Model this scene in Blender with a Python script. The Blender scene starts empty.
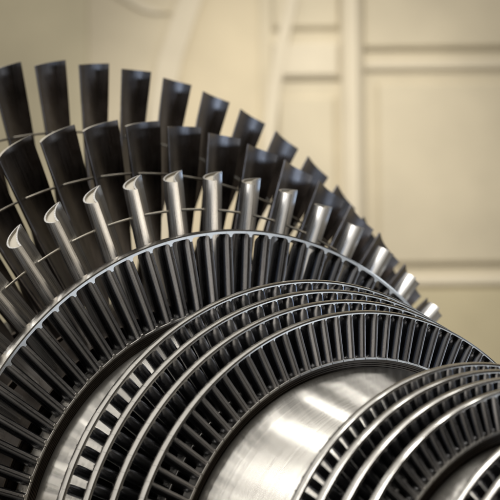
import bpy, math, random
from math import sin, cos, pi, radians, sqrt
from mathutils import Vector, Matrix

random.seed(4)
K = 0.5            # metres per design unit
AXH = 1.95         # height of the rotor axis above the floor
sc = bpy.context.scene
col = sc.collection

# ------------------------------------------------------------------ materials
def new_mat(name):
    m = bpy.data.materials.new(name); m.use_nodes = True
    nt = m.node_tree
    return m, nt, nt.nodes['Principled BSDF'], nt.nodes.new, nt.links.new

def metal(name, base, rough, scale=(1, 1, 1), nscale=8.0, rvar=0.12, cvar=0.25, aniso=0.0,
          bump=0.0, tint=None, grime=0.0, rnd=0.0, arot=0.0, det=6, streak=False):
    """brushed, handled steel: stretched noise drives roughness, colour and a fine bump"""
    m, nt, b, N, L = new_mat(name)
    tc = N('ShaderNodeTexCoord')
    mp = N('ShaderNodeMapping'); mp.inputs['Scale'].default_value = scale
    L(tc.outputs['Object'], mp.inputs['Vector'])
    n1 = N('ShaderNodeTexNoise'); n1.inputs['Scale'].default_value = nscale; n1.inputs['Detail'].default_value = det
    L(mp.outputs[0], n1.inputs['Vector'])
    n2 = N('ShaderNodeTexNoise'); n2.inputs['Scale'].default_value = 9.0; n2.inputs['Detail'].default_value = 5
    L(tc.outputs['Object'], n2.inputs['Vector'])
    oi = N('ShaderNodeObjectInfo')
    r1 = N('ShaderNodeMapRange'); r1.inputs[1].default_value = .3; r1.inputs[2].default_value = .7
    r1.inputs[3].default_value = max(.03, rough - rvar); r1.inputs[4].default_value = rough + rvar
    L(n1.outputs['Fac'], r1.inputs[0])
    r2 = N('ShaderNodeMapRange'); r2.inputs[1].default_value = .35; r2.inputs[2].default_value = .7
    r2.inputs[3].default_value = 0; r2.inputs[4].default_value = rvar
    L(n2.outputs['Fac'], r2.inputs[0])
    ad = N('ShaderNodeMath'); ad.operation = 'ADD'; L(r1.outputs[0], ad.inputs[0]); L(r2.outputs[0], ad.inputs[1])
    L(ad.outputs[0], b.inputs['Roughness'])
    ra = N('ShaderNodeValToRGB')
    c0 = [c * (1 - cvar) for c in base]; c1 = [min(1, c * (1 + cvar * .5)) for c in base]
    if tint: c0 = [a * t for a, t in zip(c0, tint)]
    ra.color_ramp.elements[0].position = .3; ra.color_ramp.elements[0].color = (*c0, 1)
    ra.color_ramp.elements[1].position = .68; ra.color_ramp.elements[1].color = (*c1, 1)
    L((n1 if streak else n2).outputs['Fac'], ra.inputs['Fac'])
    out = ra.outputs['Color']
    if grime > 0:
        n3 = N('ShaderNodeTexNoise'); n3.inputs['Scale'].default_value = 30; n3.inputs['Detail'].default_value = 8
        L(tc.outputs['Object'], n3.inputs['Vector'])
        r3 = N('ShaderNodeMapRange'); r3.inputs[1].default_value = .5; r3.inputs[2].default_value = .75
        r3.inputs[4].default_value = grime
        L(n3.outputs['Fac'], r3.inputs[0])
        mx = N('ShaderNodeMix'); mx.data_type = 'RGBA'; L(r3.outputs[0], mx.inputs[0])
        L(out, mx.inputs[6]); mx.inputs[7].default_value = (.10, .07, .045, 1)
        out = mx.outputs[2]
    if rnd > 0:
        rr = N('ShaderNodeMapRange'); rr.inputs[3].default_value = 1 - rnd; rr.inputs[4].default_value = 1 + rnd * .4
        L(oi.outputs['Random'], rr.inputs[0])
        hv = N('ShaderNodeHueSaturation'); L(out, hv.inputs['Color']); L(rr.outputs[0], hv.inputs['Value'])
        out = hv.outputs['Color']
    L(out, b.inputs['Base Color'])
    b.inputs['Metallic'].default_value = 1.0
    if aniso:
        b.inputs['Anisotropic'].default_value = aniso; b.inputs['Anisotropic Rotation'].default_value = arot
        tg = N('ShaderNodeTangent'); tg.direction_type = 'RADIAL'; tg.axis = 'X'
        L(tg.outputs[0], b.inputs['Tangent'])
    if bump:
        bp = N('ShaderNodeBump'); bp.inputs['Strength'].default_value = bump; bp.inputs['Distance'].default_value = .002
        L(n1.outputs['Fac'], bp.inputs['Height']); L(bp.outputs[0], b.inputs['Normal'])
    return m

M = {}
# blades: brushed along the span (object z)
M['dark_blade'] = metal('dark_blade_steel', (.22, .20, .19), .31, (60, 60, 2.0), 3, .08, .45, grime=.35, rnd=.3)
M['silver_blade'] = metal('silver_blade_steel', (.74, .73, .715), .26, (110, 110, .6), 3, .07, .38, bump=.06, rnd=.10, streak=True)
M['grey_blade'] = metal('grey_blade_steel', (.20, .205, .222), .24, (90, 90, 2), 3, .07, .4, grime=.2, rnd=.3, streak=True)
M['row_blade'] = metal('row_blade_steel', (.23, .235, .25), .25, (3, 3, 3), 3, .03, .2)
M['band'] = metal('shroud_steel', (.60, .585, .555), .17, (24, .2, .2), 4, .03, .10, det=1)
M['drum'] = metal('turned_drum_steel', (.60, .58, .54), .25, (170, 1.0, 1.0), 2.2, .004, .16, aniso=1.0, arot=.25, det=3, streak=True)
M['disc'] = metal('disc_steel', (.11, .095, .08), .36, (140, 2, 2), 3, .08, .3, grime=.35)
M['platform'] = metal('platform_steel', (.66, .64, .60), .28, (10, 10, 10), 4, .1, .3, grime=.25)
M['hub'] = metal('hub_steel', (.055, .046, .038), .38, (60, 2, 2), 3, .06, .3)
M['edge'] = metal('lit_edge_steel', (.50, .50, .52), .30, (20, 20, 20), 5, .08, .2)  # lighter than the blades, to stand in for their front-edge highlight
M['wire'] = metal('wire_steel', (.42, .39, .33), .38, (5, 5, 5), 6, .1, .2)

def tip_mat():
    m, nt, b, N, L = new_mat('milled_tip_steel')
    b.inputs['Base Color'].default_value = (.46, .43, .37, 1)
    b.inputs['Metallic'].default_value = .65
    n = N('ShaderNodeTexNoise'); n.inputs['Scale'].default_value = 60; n.inputs['Detail'].default_value = 6
    tc = N('ShaderNodeTexCoord'); L(tc.outputs['Object'], n.inputs['Vector'])
    r = N('ShaderNodeMapRange'); r.inputs[3].default_value = .5; r.inputs[4].default_value = .75
    L(n.outputs['Fac'], r.inputs[0]); L(r.outputs[0], b.inputs['Roughness'])
    bp = N('ShaderNodeBump'); bp.inputs['Strength'].default_value = .3; bp.inputs['Distance'].default_value = .001
    L(n.outputs['Fac'], bp.inputs['Height']); L(bp.outputs[0], b.inputs['Normal'])
    return m
M['tip'] = tip_mat()

def plaster(name, base, rough=.7, var=.12, scale=1.5):
    m, nt, b, N, L = new_mat(name)
    tc = N('ShaderNodeTexCoord')
    n = N('ShaderNodeTexNoise'); n.inputs['Scale'].default_value = scale; n.inputs['Detail'].default_value = 8
    L(tc.outputs['Object'], n.inputs['Vector'])
    ra = N('ShaderNodeValToRGB')
    ra.color_ramp.elements[0].position = .3; ra.color_ramp.elements[0].color = (*[c * (1 - var) for c in base], 1)
    ra.color_ramp.elements[1].position = .7; ra.color_ramp.elements[1].color = (*[c * (1 + var * .4) for c in base], 1)
    L(n.outputs['Fac'], ra.inputs[0]); L(ra.outputs[0], b.inputs['Base Color'])
    b.inputs['Roughness'].default_value = rough
    n4 = N('ShaderNodeTexNoise'); n4.inputs['Scale'].default_value = 40
    L(tc.outputs['Object'], n4.inputs['Vector'])
    bp = N('ShaderNodeBump'); bp.inputs['Strength'].default_value = .15; bp.inputs['Distance'].default_value = .004
    L(n4.outputs['Fac'], bp.inputs['Height']); L(bp.outputs[0], b.inputs['Normal'])
    return m
M['wall'] = plaster('cream_painted_wall', (.55, .49, .365))
M['moulding'] = plaster('pale_painted_moulding', (.60, .54, .42))
M['dado'] = plaster('ochre_painted_wall', (.50, .44, .29))
M['olive'] = plaster('olive_painted_wall', (.515, .465, .33))
M['warm'] = plaster('tan_painted_wall', (.575, .50, .355))
M['floor'] = plaster('hall_floor_concrete', (.38, .35, .30), .4, .25, .8)

# ------------------------------------------------------------------ mesh helpers
class MB:
    def __init__(s): s.v = []; s.f = []; s.m = []
    def add(s, v, f, mats=None, off=None):
        o = len(s.v); s.v += v
        s.f += [tuple(i + o for i in q) for q in f]
        s.m += mats if mats else [0] * len(f)
    def mesh(s, name, mats, angle=35):
        me = bpy.data.meshes.new(name)
        me.from_pydata([(a * K, b * K, c * K) for a, b, c in s.v], [], s.f)
        for m in mats: me.materials.append(m)
        me.polygons.foreach_set('material_index', s.m)
        me.update()
        me.shade_smooth()
        me.set_sharp_from_angle(angle=radians(angle))
        return me

def rotx(v, th):
    c, s = cos(th), sin(th)
    return [(x, y * c + z * s, z * c - y * s) for x, y, z in v]

def link(name, me, parent, loc=(0, 0, 0), th=0.0):
    o = bpy.data.objects.new(name, me); col.objects.link(o)
    o.parent = parent; o.location = loc; o.rotation_euler = (-th, 0, 0)
    return o

def lathe(prof, n=360, closed=True):
    """profile [(x,r)...] revolved about X"""
    v = []; f = []
    P = len(prof)
    for i in range(n):
        a = 2 * pi * i / n
        for x, r in prof: v.append((x, r * sin(a), r * cos(a)))
    for i in range(n):
        j = (i + 1) % n
        for k in range(P if closed else P - 1):
            l = (k + 1) % P
            f.append((i * P + k, i * P + l, j * P + l, j * P + k))
    return v, f

# ------------------------------------------------------------------ blades
def interp(tab, s):
    for (a, u), (b, w) in zip(tab, tab[1:]):
        if s <= b:
            t = (s - a) / (b - a); t2 = t
            return u + (w - u) * t2
    return tab[-1][1]

def naca(s, t):
    return 5 * t * (.2969 * sqrt(s) - .126 * s - .3516 * s * s + .2843 * s ** 3 - .1036 * s ** 4)

def section(kind, n=15):
    """closed outline as (s, offset) fractions of the chord; s=0 is the edge nearest the front"""
    ss = [.5 - .5 * cos(pi * i / n) for i in range(n + 1)]
    up = []; lo = []
    for s in ss:
        if kind == 'crescent':
            # fat D-shaped nose, thin tail, hollow inner face
            u = .50 * (max(0, 1 - abs((s - .42) / (.425 if s < .42 else .60)) ** 2.1)) ** (.5 if s < .42 else .9)
            l = .13 * 4 * s * (1 - s)
            if s > .99: u = l + .02
            up.append(max(u, l + .006)); lo.append(l)
        else:
            cam, tm, blunt = kind
            c = cam * 4 * s * (1 - s)
            h = naca(s, tm)
            if blunt and s < .35: h = max(h, blunt / 2 * 1)
            h = max(h, .004)
            up.append(c + h); lo.append(c - h)
    pts = list(zip(ss, up)) + list(zip(ss[::-1], lo[::-1]))
    return pts

def blade(stations, cx, cy, tipdz=0.0, front=False, edge=False, pocket=0.0, side=0, tip=1, caps=True, n=15):
    """stations: (r, chord, stagger_deg, kind); sections stacked on mid chord (cx, cy)."""
    v = []; f = []; m = []
    P = None
    S = len(stations)
    for j, (r, ch, st, kind) in enumerate(stations):
        a = radians(st)
        e = (-cos(a), sin(a)); nn = (-sin(a), -cos(a))
        w = (j / (S - 1)) ** 6
        ring = []
        for s, o in section(kind, n):
            sm = s if front else s - .5
            x = cx + e[0] * sm * ch + nn[0] * o * ch
            y = cy + e[1] * sm * ch + nn[1] * o * ch
            z = sqrt(max(r * r - y * y, 0)) + tipdz * (s - .5) * w
            ring.append((x, y, z))
        P = len(ring); v += ring
    for j in range(S - 1):
        for k in range(P):
            l = (k + 1) % P
            f.append((j * P + k, j * P + l, (j + 1) * P + l, (j + 1) * P + k)); m.append(1 if (edge and k == P - 1) else side)
    if caps:
        top = (S - 1) * P
        if pocket > 0:
            # raised rim round a recessed tip
            def inset(amount, dz):
                h = P // 2; o = len(v); st = stations[-1]; a = radians(st[2])
                nx, ny = -sin(a), -cos(a)
                ex, ey = -cos(a), sin(a)
                for k in range(P):
                    s = k if k < h else P - 1 - k
                    A = v[top + s]; B = v[top + P - 1 - s]
                    A_, B_ = Vector(A), Vector(B); d = (B_ - A_); Ld = d.length
                    me_ = min(amount, Ld * .42)
                    q = (A_ + d.normalized() * me_) if (k < h and Ld > 1e-6) else ((B_ - d.normalized() * me_) if Ld > 1e-6 else B_)
                    fr = s / (h - 1)
                    sh = amount * (1 if fr < .04 else (-1 if fr > .96 else 0))
                    v.append((q.x + ex * sh, q.y + ey * sh, q.z + dz))
                return o
            a0 = inset(.010, 0); b0 = inset(.010, -pocket)
            for (p, q, mt) in ((top, a0, side), (a0, b0, tip)):
                for k in range(P):
                    l = (k + 1) % P; f.append((p + k, p + l, q + l, q + k)); m.append(mt)
            base = b0
        else:
            base = top
        h = P // 2
        for k in range(h - 1):
            f.append((base + k, base + P - 1 - k, base + P - 2 - k, base + k + 1)); m.append(tip)
        for k in range(h - 1):
            f.append((k, k + 1, P - 2 - k, P - 1 - k)); m.append(side)
    return v, f, m

def lerp(a, b, t): return a + (b - a) * t

def span(r0, r1, c0, c1, s0, s1, k0, k1, n, p=1.0):
    out = []
    for i in range(n):
        t = i / (n - 1); tt = t ** p
        kind = k0 if isinstance(k0, str) else tuple(lerp(a, b, t) for a, b in zip(k0, k1))
        out.append((lerp(r0, r1, t), lerp(c0, c1, t), lerp(s0, s1, tt), kind))
    return out

# ------------------------------------------------------------------ shroud and platform rings
def band_piece(pitch, ri, ro, x1, w, stag, shift, tw, fr, outward=True, ny=22, gap=.0010, cham=.006):
    """one shroud piece: arc block whose inner face runs down into the blade with fillets.
       outward=False mirrors it: a root platform whose outer face rises into the blade."""
    v = []; f = []
    lo = shift * pitch - pitch / 2 + gap / ro / 2; hi = shift * pitch + pitch / 2 - gap / ro / 2
    cr_ = .0065 if outward else 0
    xs = [(0, cham + cr_), (cham * .6, cr_ * .8)] + [(w * t, cr_ * (2 * t - 1) ** 2) for t in (.2, .35, .5, .65, .8)] + [(w - cham * .6, cr_ * .8), (w, cham + cr_)]
    def g(d):
        d = abs(d)
        if d <= tw: return fr
        if d >= tw + fr: return 0
        q = fr - (d - tw)
        return fr - sqrt(max(fr * fr - q * q, 0))
    angs = [lo + (hi - lo) * i / (ny - 1) for i in range(ny)]
    if lo < 0 < hi:
        rr = ri if outward else ro
        key = [k for k in (-tw - fr, -tw - .6 * fr, -tw - .3 * fr, -tw - .08 * fr, -tw, 0, tw, tw + .08 * fr, tw + .3 * fr, tw + .6 * fr, tw + fr)]
        angs = sorted(set([lo, hi] + [k / rr for k in key if lo < k / rr < hi] + [lo + (hi - lo) * i / 6 for i in range(1, 6)]))
    ny = len(angs)
    for (dx, ch) in xs:
        yc = tan_off(stag, dx)
        a = []; b = []
        for an in angs:
            if outward:
                d = an * ri - yc
                Ro = ro - ch; Ri = ri - g(d)
            else:
                d = an * ro - yc
                Ro = ro + g(d) - ch * .6; Ri = ri
            a.append((x1 - dx, Ro * sin(an), Ro * cos(an)))
            b.append((x1 - dx, Ri * sin(an), Ri * cos(an)))
        v += a + b[::-1]
    P = 2 * ny
    for j in range(len(xs) - 1):
        for k in range(P):
            l = (k + 1) % P
            f.append((j * P + k, j * P + l, (j + 1) * P + l, (j + 1) * P + k))
    for base in (0, (len(xs) - 1) * P):
        for k in range(ny - 1):
            f.append((base + k, base + k + 1, base + P - 2 - k, base + P - 1 - k))
    return v, f

def tan_off(stag, dx): return math.tan(radians(stag)) * dx

def ring_of(piece, n, phase):
    mb = MB(); v, f = piece
    for i in range(n): mb.add(rotx(v, phase + 2 * pi * i / n), f)
    return mb

# ------------------------------------------------------------------ the rotor
rotor = bpy.data.objects.new('turbine_rotor', None); col.objects.link(rotor)
rotor.location = (0, 0, 0)
rotor['label'] = 'polished steel steam turbine rotor with fanned rows of bare and banded blades'
rotor['category'] = 'turbine rotor'
C0 = (0, 0, AXH)
rest = MB()        # the blades beyond the hundred of each kind
MATS = [M['row_blade'], M['silver_blade'], M['dark_blade'], M['tip'], M['edge']]

def add_rest(b, th, side):
    v, f, m = b
    rest.add(rotx(v, th), f, [(4 if side == 0 else 3) if q == 1 else side for q in m])

def place(b, name, mats, n, phase, shown, parent, restside, label=None, ang=35):
    mb = MB(); mb.add(*b); me = mb.mesh(name, mats, ang)
    lo, hi = shown
    for k in range(lo, lo + n):
        th = phase + 2 * pi * k / n
        if k <= hi:
            o = link(name, me, parent, (0, 0, 0), th)
        else:
            add_rest(b, th, restside)

def part(name, mb, mats, ang=35, parent=None, loc=C0):
    return link(name, mb.mesh(name, mats, ang), parent or rotor, loc)

# --- row A: rear, long free standing blades --------------------------------
RA, RB, RC = 1.34, 1.38, 1.42
def hub(name, x0, x1, r, label=None):
    mb = MB(); w = x0 - x1
    pr = [(x0, .5), (x0, r - .10), (x0 - .012, r - .085), (x0 - .012, r - .03), (x0, r - .02), (x0, r - .006), (x0 - .006, r),
          (x1 + .006, r), (x1, r - .006), (x1, .5)]
    mb.add(*lathe(pr, 240))
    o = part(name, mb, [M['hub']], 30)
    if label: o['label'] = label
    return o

hA = hub('blade_disc', -1.66, -2.08, RA)
bA = blade(span(RA, 2.893, .40, .292, 22, 68.6, (.10, .16, 0), (.12, .075, 0), 15, 1.1), -1.869, .130, tipdz=.041)
place(bA, 'long_blade', [M['dark_blade'], M['tip']], 59, -.23335, (-2, 25), hA, 2)
hB = hub('blade_disc', -.82, -1.22, RB)
bB = blade(span(RB, 2.443, .40, .335, 28, 66.5, (.10, .15, 0), (.16, .085, 0), 15, .8), -1.0, .140, tipdz=.049)
place(bB, 'long_blade', [M['dark_blade'], M['tip']], 54, -.42633, (-3, 23), hB, 2)
hC = hub('blade_disc', -.16, -.60, RC)
bC = blade(span(RC, 2.097, .20, .184, 34, 40, 'crescent', 0, 11), -.349, .078, tipdz=.067, pocket=.014)
place(bC, 'silver_blade', [M['silver_blade'], M['tip']], 51, -.61274, (-5, 20), hC, 1)

def wire(x, r, rad, parent, n=240):
    mb = MB(); pr = [(x + rad * cos(a), r + rad * sin(a)) for a in [2 * pi * i / 8 for i in range(8)]]
    mb.add(*lathe(pr, n)); link('lacing_wire', mb.mesh('lacing_wire', [M['wire']], 60), parent)
wire(-1.85, 2.451, .0072, hA); wire(-1.0, 2.142, .0072, hB); wire(-.40, 1.906, .0072, hC)

# --- banded rows ------------------------------------------------------------
def row(x1, ro, th_b, rroot, w, n, phase, shown, stag, ch=.1, tw=.0068, fr=.016, cam=.13, tm=.26, shift=.28,
        drop=.07, matb='grey_blade', dlabel=None, plain=False):
    """x1: front edge; ro: outer radius of the band; rroot: root radius"""
    pitch = 2 * pi / n; ri = ro - th_b
    disc = MB()
    rr = rroot - .011
    d = .006
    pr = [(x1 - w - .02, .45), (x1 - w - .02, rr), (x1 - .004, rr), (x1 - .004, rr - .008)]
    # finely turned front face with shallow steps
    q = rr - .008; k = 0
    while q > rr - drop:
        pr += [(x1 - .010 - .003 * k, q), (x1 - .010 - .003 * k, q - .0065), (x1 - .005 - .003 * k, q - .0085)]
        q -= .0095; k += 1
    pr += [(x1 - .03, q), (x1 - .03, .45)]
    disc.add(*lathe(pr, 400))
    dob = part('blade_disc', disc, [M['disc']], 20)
    if dlabel: dob['label'] = dlabel
    # section: flat thin front edge, crescent body
    wt = min(ch * .96, w + .024)
    kind = (cam, tm, 0 if plain else tw * 2 / ch)
    b = blade([(rroot - .006, ch * 1.0, stag - 3, kind), (rroot + (ri - rroot) * .33, ch, stag - 2, kind),
               (rroot + (ri - rroot) * .66, ch, stag - 1, kind), (ri - .034, ch, stag, kind), (ri - .020, lerp(wt, ch, .80), stag, kind),
               (ri - .010, lerp(wt, ch, .35), stag, kind), (ri + .001, wt, stag, kind)],
              x1 - .001, 0, front=True, edge=not plain, caps=False, n=10)
    place(b, 'banded_blade', [M[matb], M['edge']], n, phase, shown, dob, 0, ang=40)
    sp = band_piece(pitch, ri, ro, x1, w, stag, shift, tw, fr)
    sh = ring_of(sp, n, phase)
    link('shroud_band', sh.mesh('shroud_band', [M['band']], 25), dob)
    pp = band_piece(pitch, rroot - .011, rroot, x1 + .001, w + .015, stag, shift, tw, fr * .6, outward=False, cham=.003, gap=.003)
    pl = ring_of(pp, n, phase)
    link('root_platform', pl.mesh('root_platform', [M['platform']], 25), dob)
    return dob

pD = -.90153
row(0, 1.785, .025, 1.3557, .100, 87, pD + .004, (-7, 25), 6, ch=.170, tm=.33, fr=.019, drop=.066)
# E group
for (x1, ro, n, ph, rr_, sh) in ((.705, 1.510, 94, -1.20, 1.205, (1, 18)), (.862, 1.459, 98, -1.18, 1.175, (0, -1)),
                             (1.020, 1.408, 102, -1.16, 1.147, (0, -1))):
    row(x1 - .008, ro - .006, .018, rr_, .064, n, ph, sh, 5, ch=.148, tm=.34, fr=.007, tw=.004, plain=True, drop=.05)
row(1.178, 1.350, .018, 1.119, .062, 107, -1.11901, (-3, 31), 6, ch=.135, tm=.27, fr=.009, tw=.0052, shift=.5, drop=.05)
for (x1, ro, n, ph, rr_) in ((2.034, 1.1255, 100, -1.0, .915), (2.167, 1.098, 101, -1.02, .90), (2.300, 1.0705, 103, -1.03, .885)):
    row(x1 - .006, ro - .005, .016, rr_, .060, n, ph, (0, -1), 6, ch=.104, tm=.36, fr=.006, tw=.0038, plain=True, drop=.04)
row(2.434, 1.037, .017, .8697, .060, 104, -.87389, (-2, 12), 6, ch=.105, tm=.30, tw=.0045, fr=.008, drop=.045)
for i in range(4):
    row(2.84 + .125 * i, .962 - .020 * i, .016, .765 - .02 * i, .05, 100, -1.0 + .01 * i, (0, -1), 8, fr=.006, tw=.0038, tm=.34, plain=True, drop=.04)

me = rest.mesh('banded_blade', MATS, 38)
o = link('banded_blade', me, rotor, C0); o['kind'] = 'stuff'; o['label'] = 'remaining blades of the rows round the rotor'

# --- drum sections -----------------------------------------------------------
def drum(prof, label=None):
    mb = MB(); pr = prof + [(prof[-1][0], .40), (prof[0][0], .40)]
    mb.add(*lathe(pr, 480)); o = part('drum_section', mb, [M['drum']], 25)
    if label: o['label'] = label
drum([(-.04, 1.284), (-.03, 1.290), (.03, 1.290), (.06, 1.283), (.34, 1.205), (.40, 1.198), (.628, 1.196)], 'bright narrow turned drum between the large banded row and the next rows')
drum([(1.155, 1.062), (1.165, 1.068), (1.20, 1.070), (1.25, 1.064), (1.68, .938), (1.74, .926), (1.972, .920)], 'broad mirror-bright drum with brushed streaks')
drum([(2.405, .800), (2.415, .806), (2.47, .806), (2.70, .755), (2.785, .750)], 'narrow turned drum nearest the viewer')
mb = MB()
prof = [(-4.2, .0), (-4.2, .38), (-3.2, .38), (-3.18, .55), (-2.5, .60), (-2.4, .98), (-2.09, 1.0), (-2.09, 1.16), (-1.65, 1.2),
        (-1.23, 1.22), (-.81, 1.24), (-.61, 1.27), (-.15, 1.29), (-.13, 1.0), (.6, .9), (2.7, .62), (3.3, .60), (3.32, .42), (5.6, .42), (5.6, .30), (6.4, .30), (6.4, 0)]
mb.add(*lathe(prof, 240, closed=False))
part('shaft', mb, [M['hub']], 30)

# ------------------------------------------------------------------ camera
cam_u = Vector((8.55580379, -5.22883881, 1.49808991))
Rm = [[5.26109304e-01, -2.00008636e-02, -8.50181725e-01],
      [8.50351827e-01, 0.0, 5.26214566e-01],
      [-1.05247458e-02, -9.99799963e-01, 1.70077709e-02]]
cr = Vector((Rm[0][0], Rm[1][0], Rm[2][0])); cd = Vector((Rm[0][1], Rm[1][1], Rm[2][1])); cf = Vector((Rm[0][2], Rm[1][2], Rm[2][2]))
cam = bpy.data.cameras.new('camera'); co = bpy.data.objects.new('camera', cam); col.objects.link(co)
mw = Matrix(((cr.x, -cd.x, -cf.x, 0), (cr.y, -cd.y, -cf.y, 0), (cr.z, -cd.z, -cf.z, 0), (0, 0, 0, 1)))
pos = cam_u * K + Vector((0, 0, AXH))
mw.translation = pos
co.matrix_world = mw
cam.sensor_width = 36; cam.lens = 36 * 1836.098 / 500
cam.clip_end = 200; cam.clip_start = .05
cam.dof.use_dof = True; cam.dof.focus_distance = 4.62; cam.dof.aperture_fstop = 3.3
sc.camera = co
F = 1836.098

# ------------------------------------------------------------------ the hall
fh = Vector((cf.x, cf.y, 0)).normalized(); rh = Vector((cr.x, cr.y, 0)).normalized()
if True:
    DW = 15.0
    org = Vector((pos.x, pos.y, 0)) + fh * DW
    def wp(px, py, out=0.0):
        """point on the hall wall as (across, height) in metres for a position in the photo"""
        return ((px - 250) * DW / F, pos.z - (py - 250) * DW / F + .017 * DW)
    rot = Matrix(((rh.x, fh.x, 0, 0), (rh.y, fh.y, 0, 0), (0, 0, 1, 0), (0, 0, 0, 1)))
    wmat = Matrix.Translation(org) @ rot
    def pbox(me_v, me_f, x0, x1, z0, z1, y0, y1, ch=.02):
        o = len(me_v)
        me_v += [(x0, y1, z0), (x1, y1, z0), (x1, y1, z1), (x0, y1, z1),
                 (x0 + 0, y0 + ch, z0 + 0), (x1, y0 + ch, z0), (x1, y0 + ch, z1), (x0, y0 + ch, z1),
                 (x0 + ch, y0, z0 + ch), (x1 - ch, y0, z0 + ch), (x1 - ch, y0, z1 - ch), (x0 + ch, y0, z1 - ch)]
        for a in (0, 4):
            for k in range(4):
                l = (k + 1) % 4; me_f.append((o + a + k, o + a + l, o + a + 4 + l, o + a + 4 + k))
        me_f.append((o + 8, o + 9, o + 10, o + 11)); me_f.append((o + 3, o + 2, o + 1, o))
    def wobj(name, v, f, mat, parent=None, struct=False):
        me = bpy.data.meshes.new(name); me.from_pydata(v, [], f); me.materials.append(mat); me.update()
        o = bpy.data.objects.new(name, me); col.objects.link(o)
        if parent: o.parent = parent
        else: o.matrix_world = wmat
        if struct: o['kind'] = 'structure'
        return o
    v, f = [], []
    v = [(-9, 0, 0), (9, 0, 0), (9, 0, 8), (-9, 0, 8)]; f = [(0, 1, 2, 3)]
    wall = wobj('wall', v, f, M['wall'], struct=True)
    def rect(name, x0, y0, x1, y1, depth, mat, ch=.03):
        a = wp(x0, y1); b = wp(x1, y0); v, f = [], []
        pbox(v, f, a[0], b[0], a[1], b[1], -depth, 0.05, ch); return wobj(name, v, f, mat, wall)
    rect('wall_panel', -700, -900, 90, 900, .02, M['olive'], .01)
    rect('wall_panel', 180, -900, 262, 900, .02, M['warm'], .01)
    # right hand panelling: pilaster, rails and cornices
    rect('pilaster', 343, -900, 364, 500, .16, M['moulding'], .05)
    rect('wall_panel', 274, -900, 343, 30, .05, M['wall'], .03)
    rect('rail', 274, 42, 343, 80, .07, M['moulding'], .04)
    rect('wall_panel', 278, 96, 338, 700, .03, M['wall'], .03)
    rect('wall_panel', 364, -700, 1400, 51, .06, M['wall'], .03)
    rect('rail', 364, 61, 1400, 73, .05, M['moulding'], .03)
    rect('wall_panel', 378, 84, 1400, 267, .05, M['wall'], .03)
    rect('rail', 364, 277, 1400, 291, .07, M['moulding'], .04)
    rect('dado', 364, 291, 1400, 700, .066, M['dado'], .005)
    # the great arch whose edge curves down to the panelling, and a slimmer one to its left
    def arch(name, pts, wdt, depth, mat):
        v, f = [], []
        for (px, py) in pts:
            a = wp(px, py); b = wp(px + wdt, py)
            v += [(a[0], .05, a[1]), (a[0], -depth, a[1]), (b[0], -depth, b[1]), (b[0], .05, b[1])]
        for i in range(len(pts) - 1):
            for k in range(3): f.append((i * 4 + k, i * 4 + k + 1, i * 4 + 5 + k, i * 4 + 4 + k))
        return wobj(name, v, f, mat, wall)
    arch('arch_moulding', [(330, -160), (312, -90), (296, -30), (286, 10), (277, 50), (270, 90), (264, 140), (260, 200), (258, 400)], 12, .09, M['moulding'])
    arch('arch_moulding', [(215, -120), (200, -60), (184, -10), (172, 25), (160, 60), (152, 100), (147, 160), (145, 400)], 24, .06, M['moulding'])
    arch('arch_moulding', [(60, -40), (100, -18), (128, 0), (146, 10), (156, 12)], 18, .03, M['moulding'])
fl = bpy.data.meshes.new('floor'); fl.from_pydata([(-30, -30, 0), (30, -30, 0), (30, 30, 0), (-30, 30, 0)], [], [(0, 1, 2, 3)])
fl.materials.append(M['floor']); fo = bpy.data.objects.new('floor', fl); col.objects.link(fo); fo['kind'] = 'structure'

# ------------------------------------------------------------------ light
w = bpy.data.worlds.new('World'); sc.world = w; w.use_nodes = True
nt = w.node_tree; bg = nt.nodes['Background']
tc = nt.nodes.new('ShaderNodeTexCoord'); 
def vnode(op): q = nt.nodes.new('ShaderNodeVectorMath'); q.operation = op; return q
dp = vnode('DOT_PRODUCT'); nt.links.new(tc.outputs['Generated'], dp.inputs[0])
dp.inputs[1].default_value = Vector((-.26, -.46, .85)).normalized()
ra = nt.nodes.new('ShaderNodeValToRGB'); ra.color_ramp.interpolation = 'EASE'
mr = nt.nodes.new('ShaderNodeMapRange'); mr.inputs[1].default_value = -1; mr.inputs[2].default_value = 1
nt.links.new(dp.outputs['Value'], mr.inputs[0])
ra.color_ramp.elements[0].position = .45; ra.color_ramp.elements[0].color = (.035, .027, .019, 1)
ra.color_ramp.elements[1].position = .93; ra.color_ramp.elements[1].color = (.95, .91, .84, 1)
e = ra.color_ramp.elements.new(.70); e.color = (.085, .076, .064, 1)
nt.links.new(mr.outputs[0], ra.inputs[0]); nt.links.new(ra.outputs[0], bg.inputs['Color'])
bg.inputs['Strength'].default_value = 1.0

ctr = Vector((0, 0, AXH))
def area(direction, dist, sx, sy, power, color, target=ctr, name='added_lamp'):
    l = bpy.data.lights.new(name, 'AREA'); l.shape = 'RECTANGLE'; l.size = sx; l.size_y = sy; l.energy = power; l.color = color
    o = bpy.data.objects.new(name, l); col.objects.link(o)
    d = Vector(direction).normalized(); o.location = target + d * dist
    o.rotation_euler = (-d).to_track_quat('-Z', 'Y').to_euler()
    return o
def lamp(d, dist, sx, sy, radiance, color): return area(d, dist, sx, sy, radiance * pi * sx * sy, color)
WARM = (1, .90, .76); WHITE = (1, .97, .92); COOL = (.80, .89, 1.0)
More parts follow.
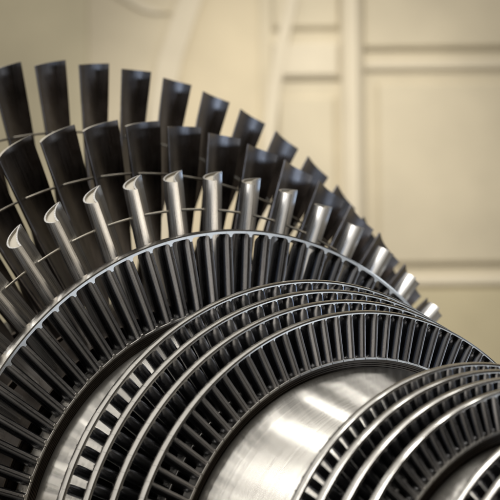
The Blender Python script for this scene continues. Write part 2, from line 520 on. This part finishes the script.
# added strip lamps behind and above the rotor, for streaks on the drums
# (unseen panes; each one is placed where the turned drum mirrors it to the viewer's side of the hall)
streak_lamps = [(.74, 1.00, th, -.34, w_, rad) for th, w_, rad in ((-1.20, .12, 12), (-1.08, .08, 14), (-.92, .12, 15), (-.67, .18, 28), (-.46, .16, 28),
                                                     (-.27, .18, 34), (-.15, .10, 30), (-.04, .16, 34))]
streak_lamps += [(1.29, .78, th, -.30, .22, 26) for th in (-.95, -.70, -.45)]
streak_lamps += [(.12, 1.24, th, -.12, .13, 34) for th in (-1.27, -1.17, -1.06, -.97, -.80, -.62)]
for px_, pr_, th, lx, w_, rad in streak_lamps:
    vt = .526 * cos(th) - .017 * sin(th)
    ln = sqrt(1 - lx * lx - vt * vt)
    t_ = Vector((0, cos(th), -sin(th))); n_ = Vector((0, sin(th), cos(th)))
    P_ = ctr + Vector((px_, 0, 0)) + n_ * pr_ * K
    area(Vector((lx, 0, 0)) + t_ * vt + n_ * ln, 6.0, w_, 1.3, rad * pi * w_ * 1.3, WHITE, P_)
# added tall lamps towards the far end, for highlights on the polished bands
for d, w_, h_, rad in (((-.85, .47, .26), .22, .9, 4), ((-.85, .33, .40), .30, .9, 6), ((-.85, .12, .50), .24, .9, 6), ((-.85, -.10, .50), .30, .9, 7),
                       ((-.85, -.24, .44), .20, .9, 5), ((-.85, -.36, .36), .26, .9, 6), ((-.85, -.47, .22), .3, .9, 4)):
    lamp(d, 9, w_, h_, rad, WHITE)
# added strip lamps along the left side, for stripes on the silver blades
for x_, w_, r_ in ((-.30, .12, 5), (-.20, .10, 8), (-.09, .18, 4), (.03, .10, 9), (.13, .16, 4), (.26, .12, 9), (.38, .20, 4),
                   (.52, .20, 8), (.70, .45, 4), (.95, .5, 3)):
    lamp((x_, -1.0, -.06), 6, w_, 4.4, r_ * .8, WHITE if w_ < .15 else WARM)
# added panels on the right, mostly cool, for front faces and blade tips
lamp((.85, .66, .06), 8, 2.4, 2.6, .60, COOL)
lamp((.85, .40, .03), 8, 2.0, 2.6, 1.2, COOL)
lamp((-.30, .95, .12), 8, 3.0, 2.4, .30, WARM)
lamp((.36, .94, .12), 8, 2.8, 2.0, 4.5, (.58, .74, 1.0))
lamp((.15, .95, .55), 8, 2.2, 1.0, 2.5, COOL)
# overhead
lamp((.1, -.1, 1), 5, 1.6, .8, 3.0, WHITE)
# added wash on the wall behind; the spot lets its corners fall darker
wl = area((0, 0, 1), 1, 3.2, 1.0, 95, (1, .94, .84))
wl.location = org - fh * 4.0 + rh * .8 + Vector((0, 0, 6.5))
wl.rotation_euler = ((org + rh * .5 + Vector((0, 0, 2.6))) - wl.location).to_track_quat('-Z', 'Y').to_euler()
sp = bpy.data.lights.new('wall_spot', 'SPOT'); sp.energy = 880; sp.color = (1, .94, .84); sp.shadow_soft_size = .12
sp.spot_size = radians(52); sp.spot_blend = 1.0
so = bpy.data.objects.new('wall_spot', sp); col.objects.link(so)
so.location = org - fh * 4.5 + rh * .4 + Vector((0, 0, 6.6))
so.rotation_euler = ((org + rh * .35 + Vector((0, 0, 3.1))) - so.location).to_track_quat('-Z', 'Y').to_euler()

sc.view_settings.view_transform = 'Standard'; sc.view_settings.look = 'None'; sc.view_settings.exposure = 0
sc.render.engine = 'CYCLES'
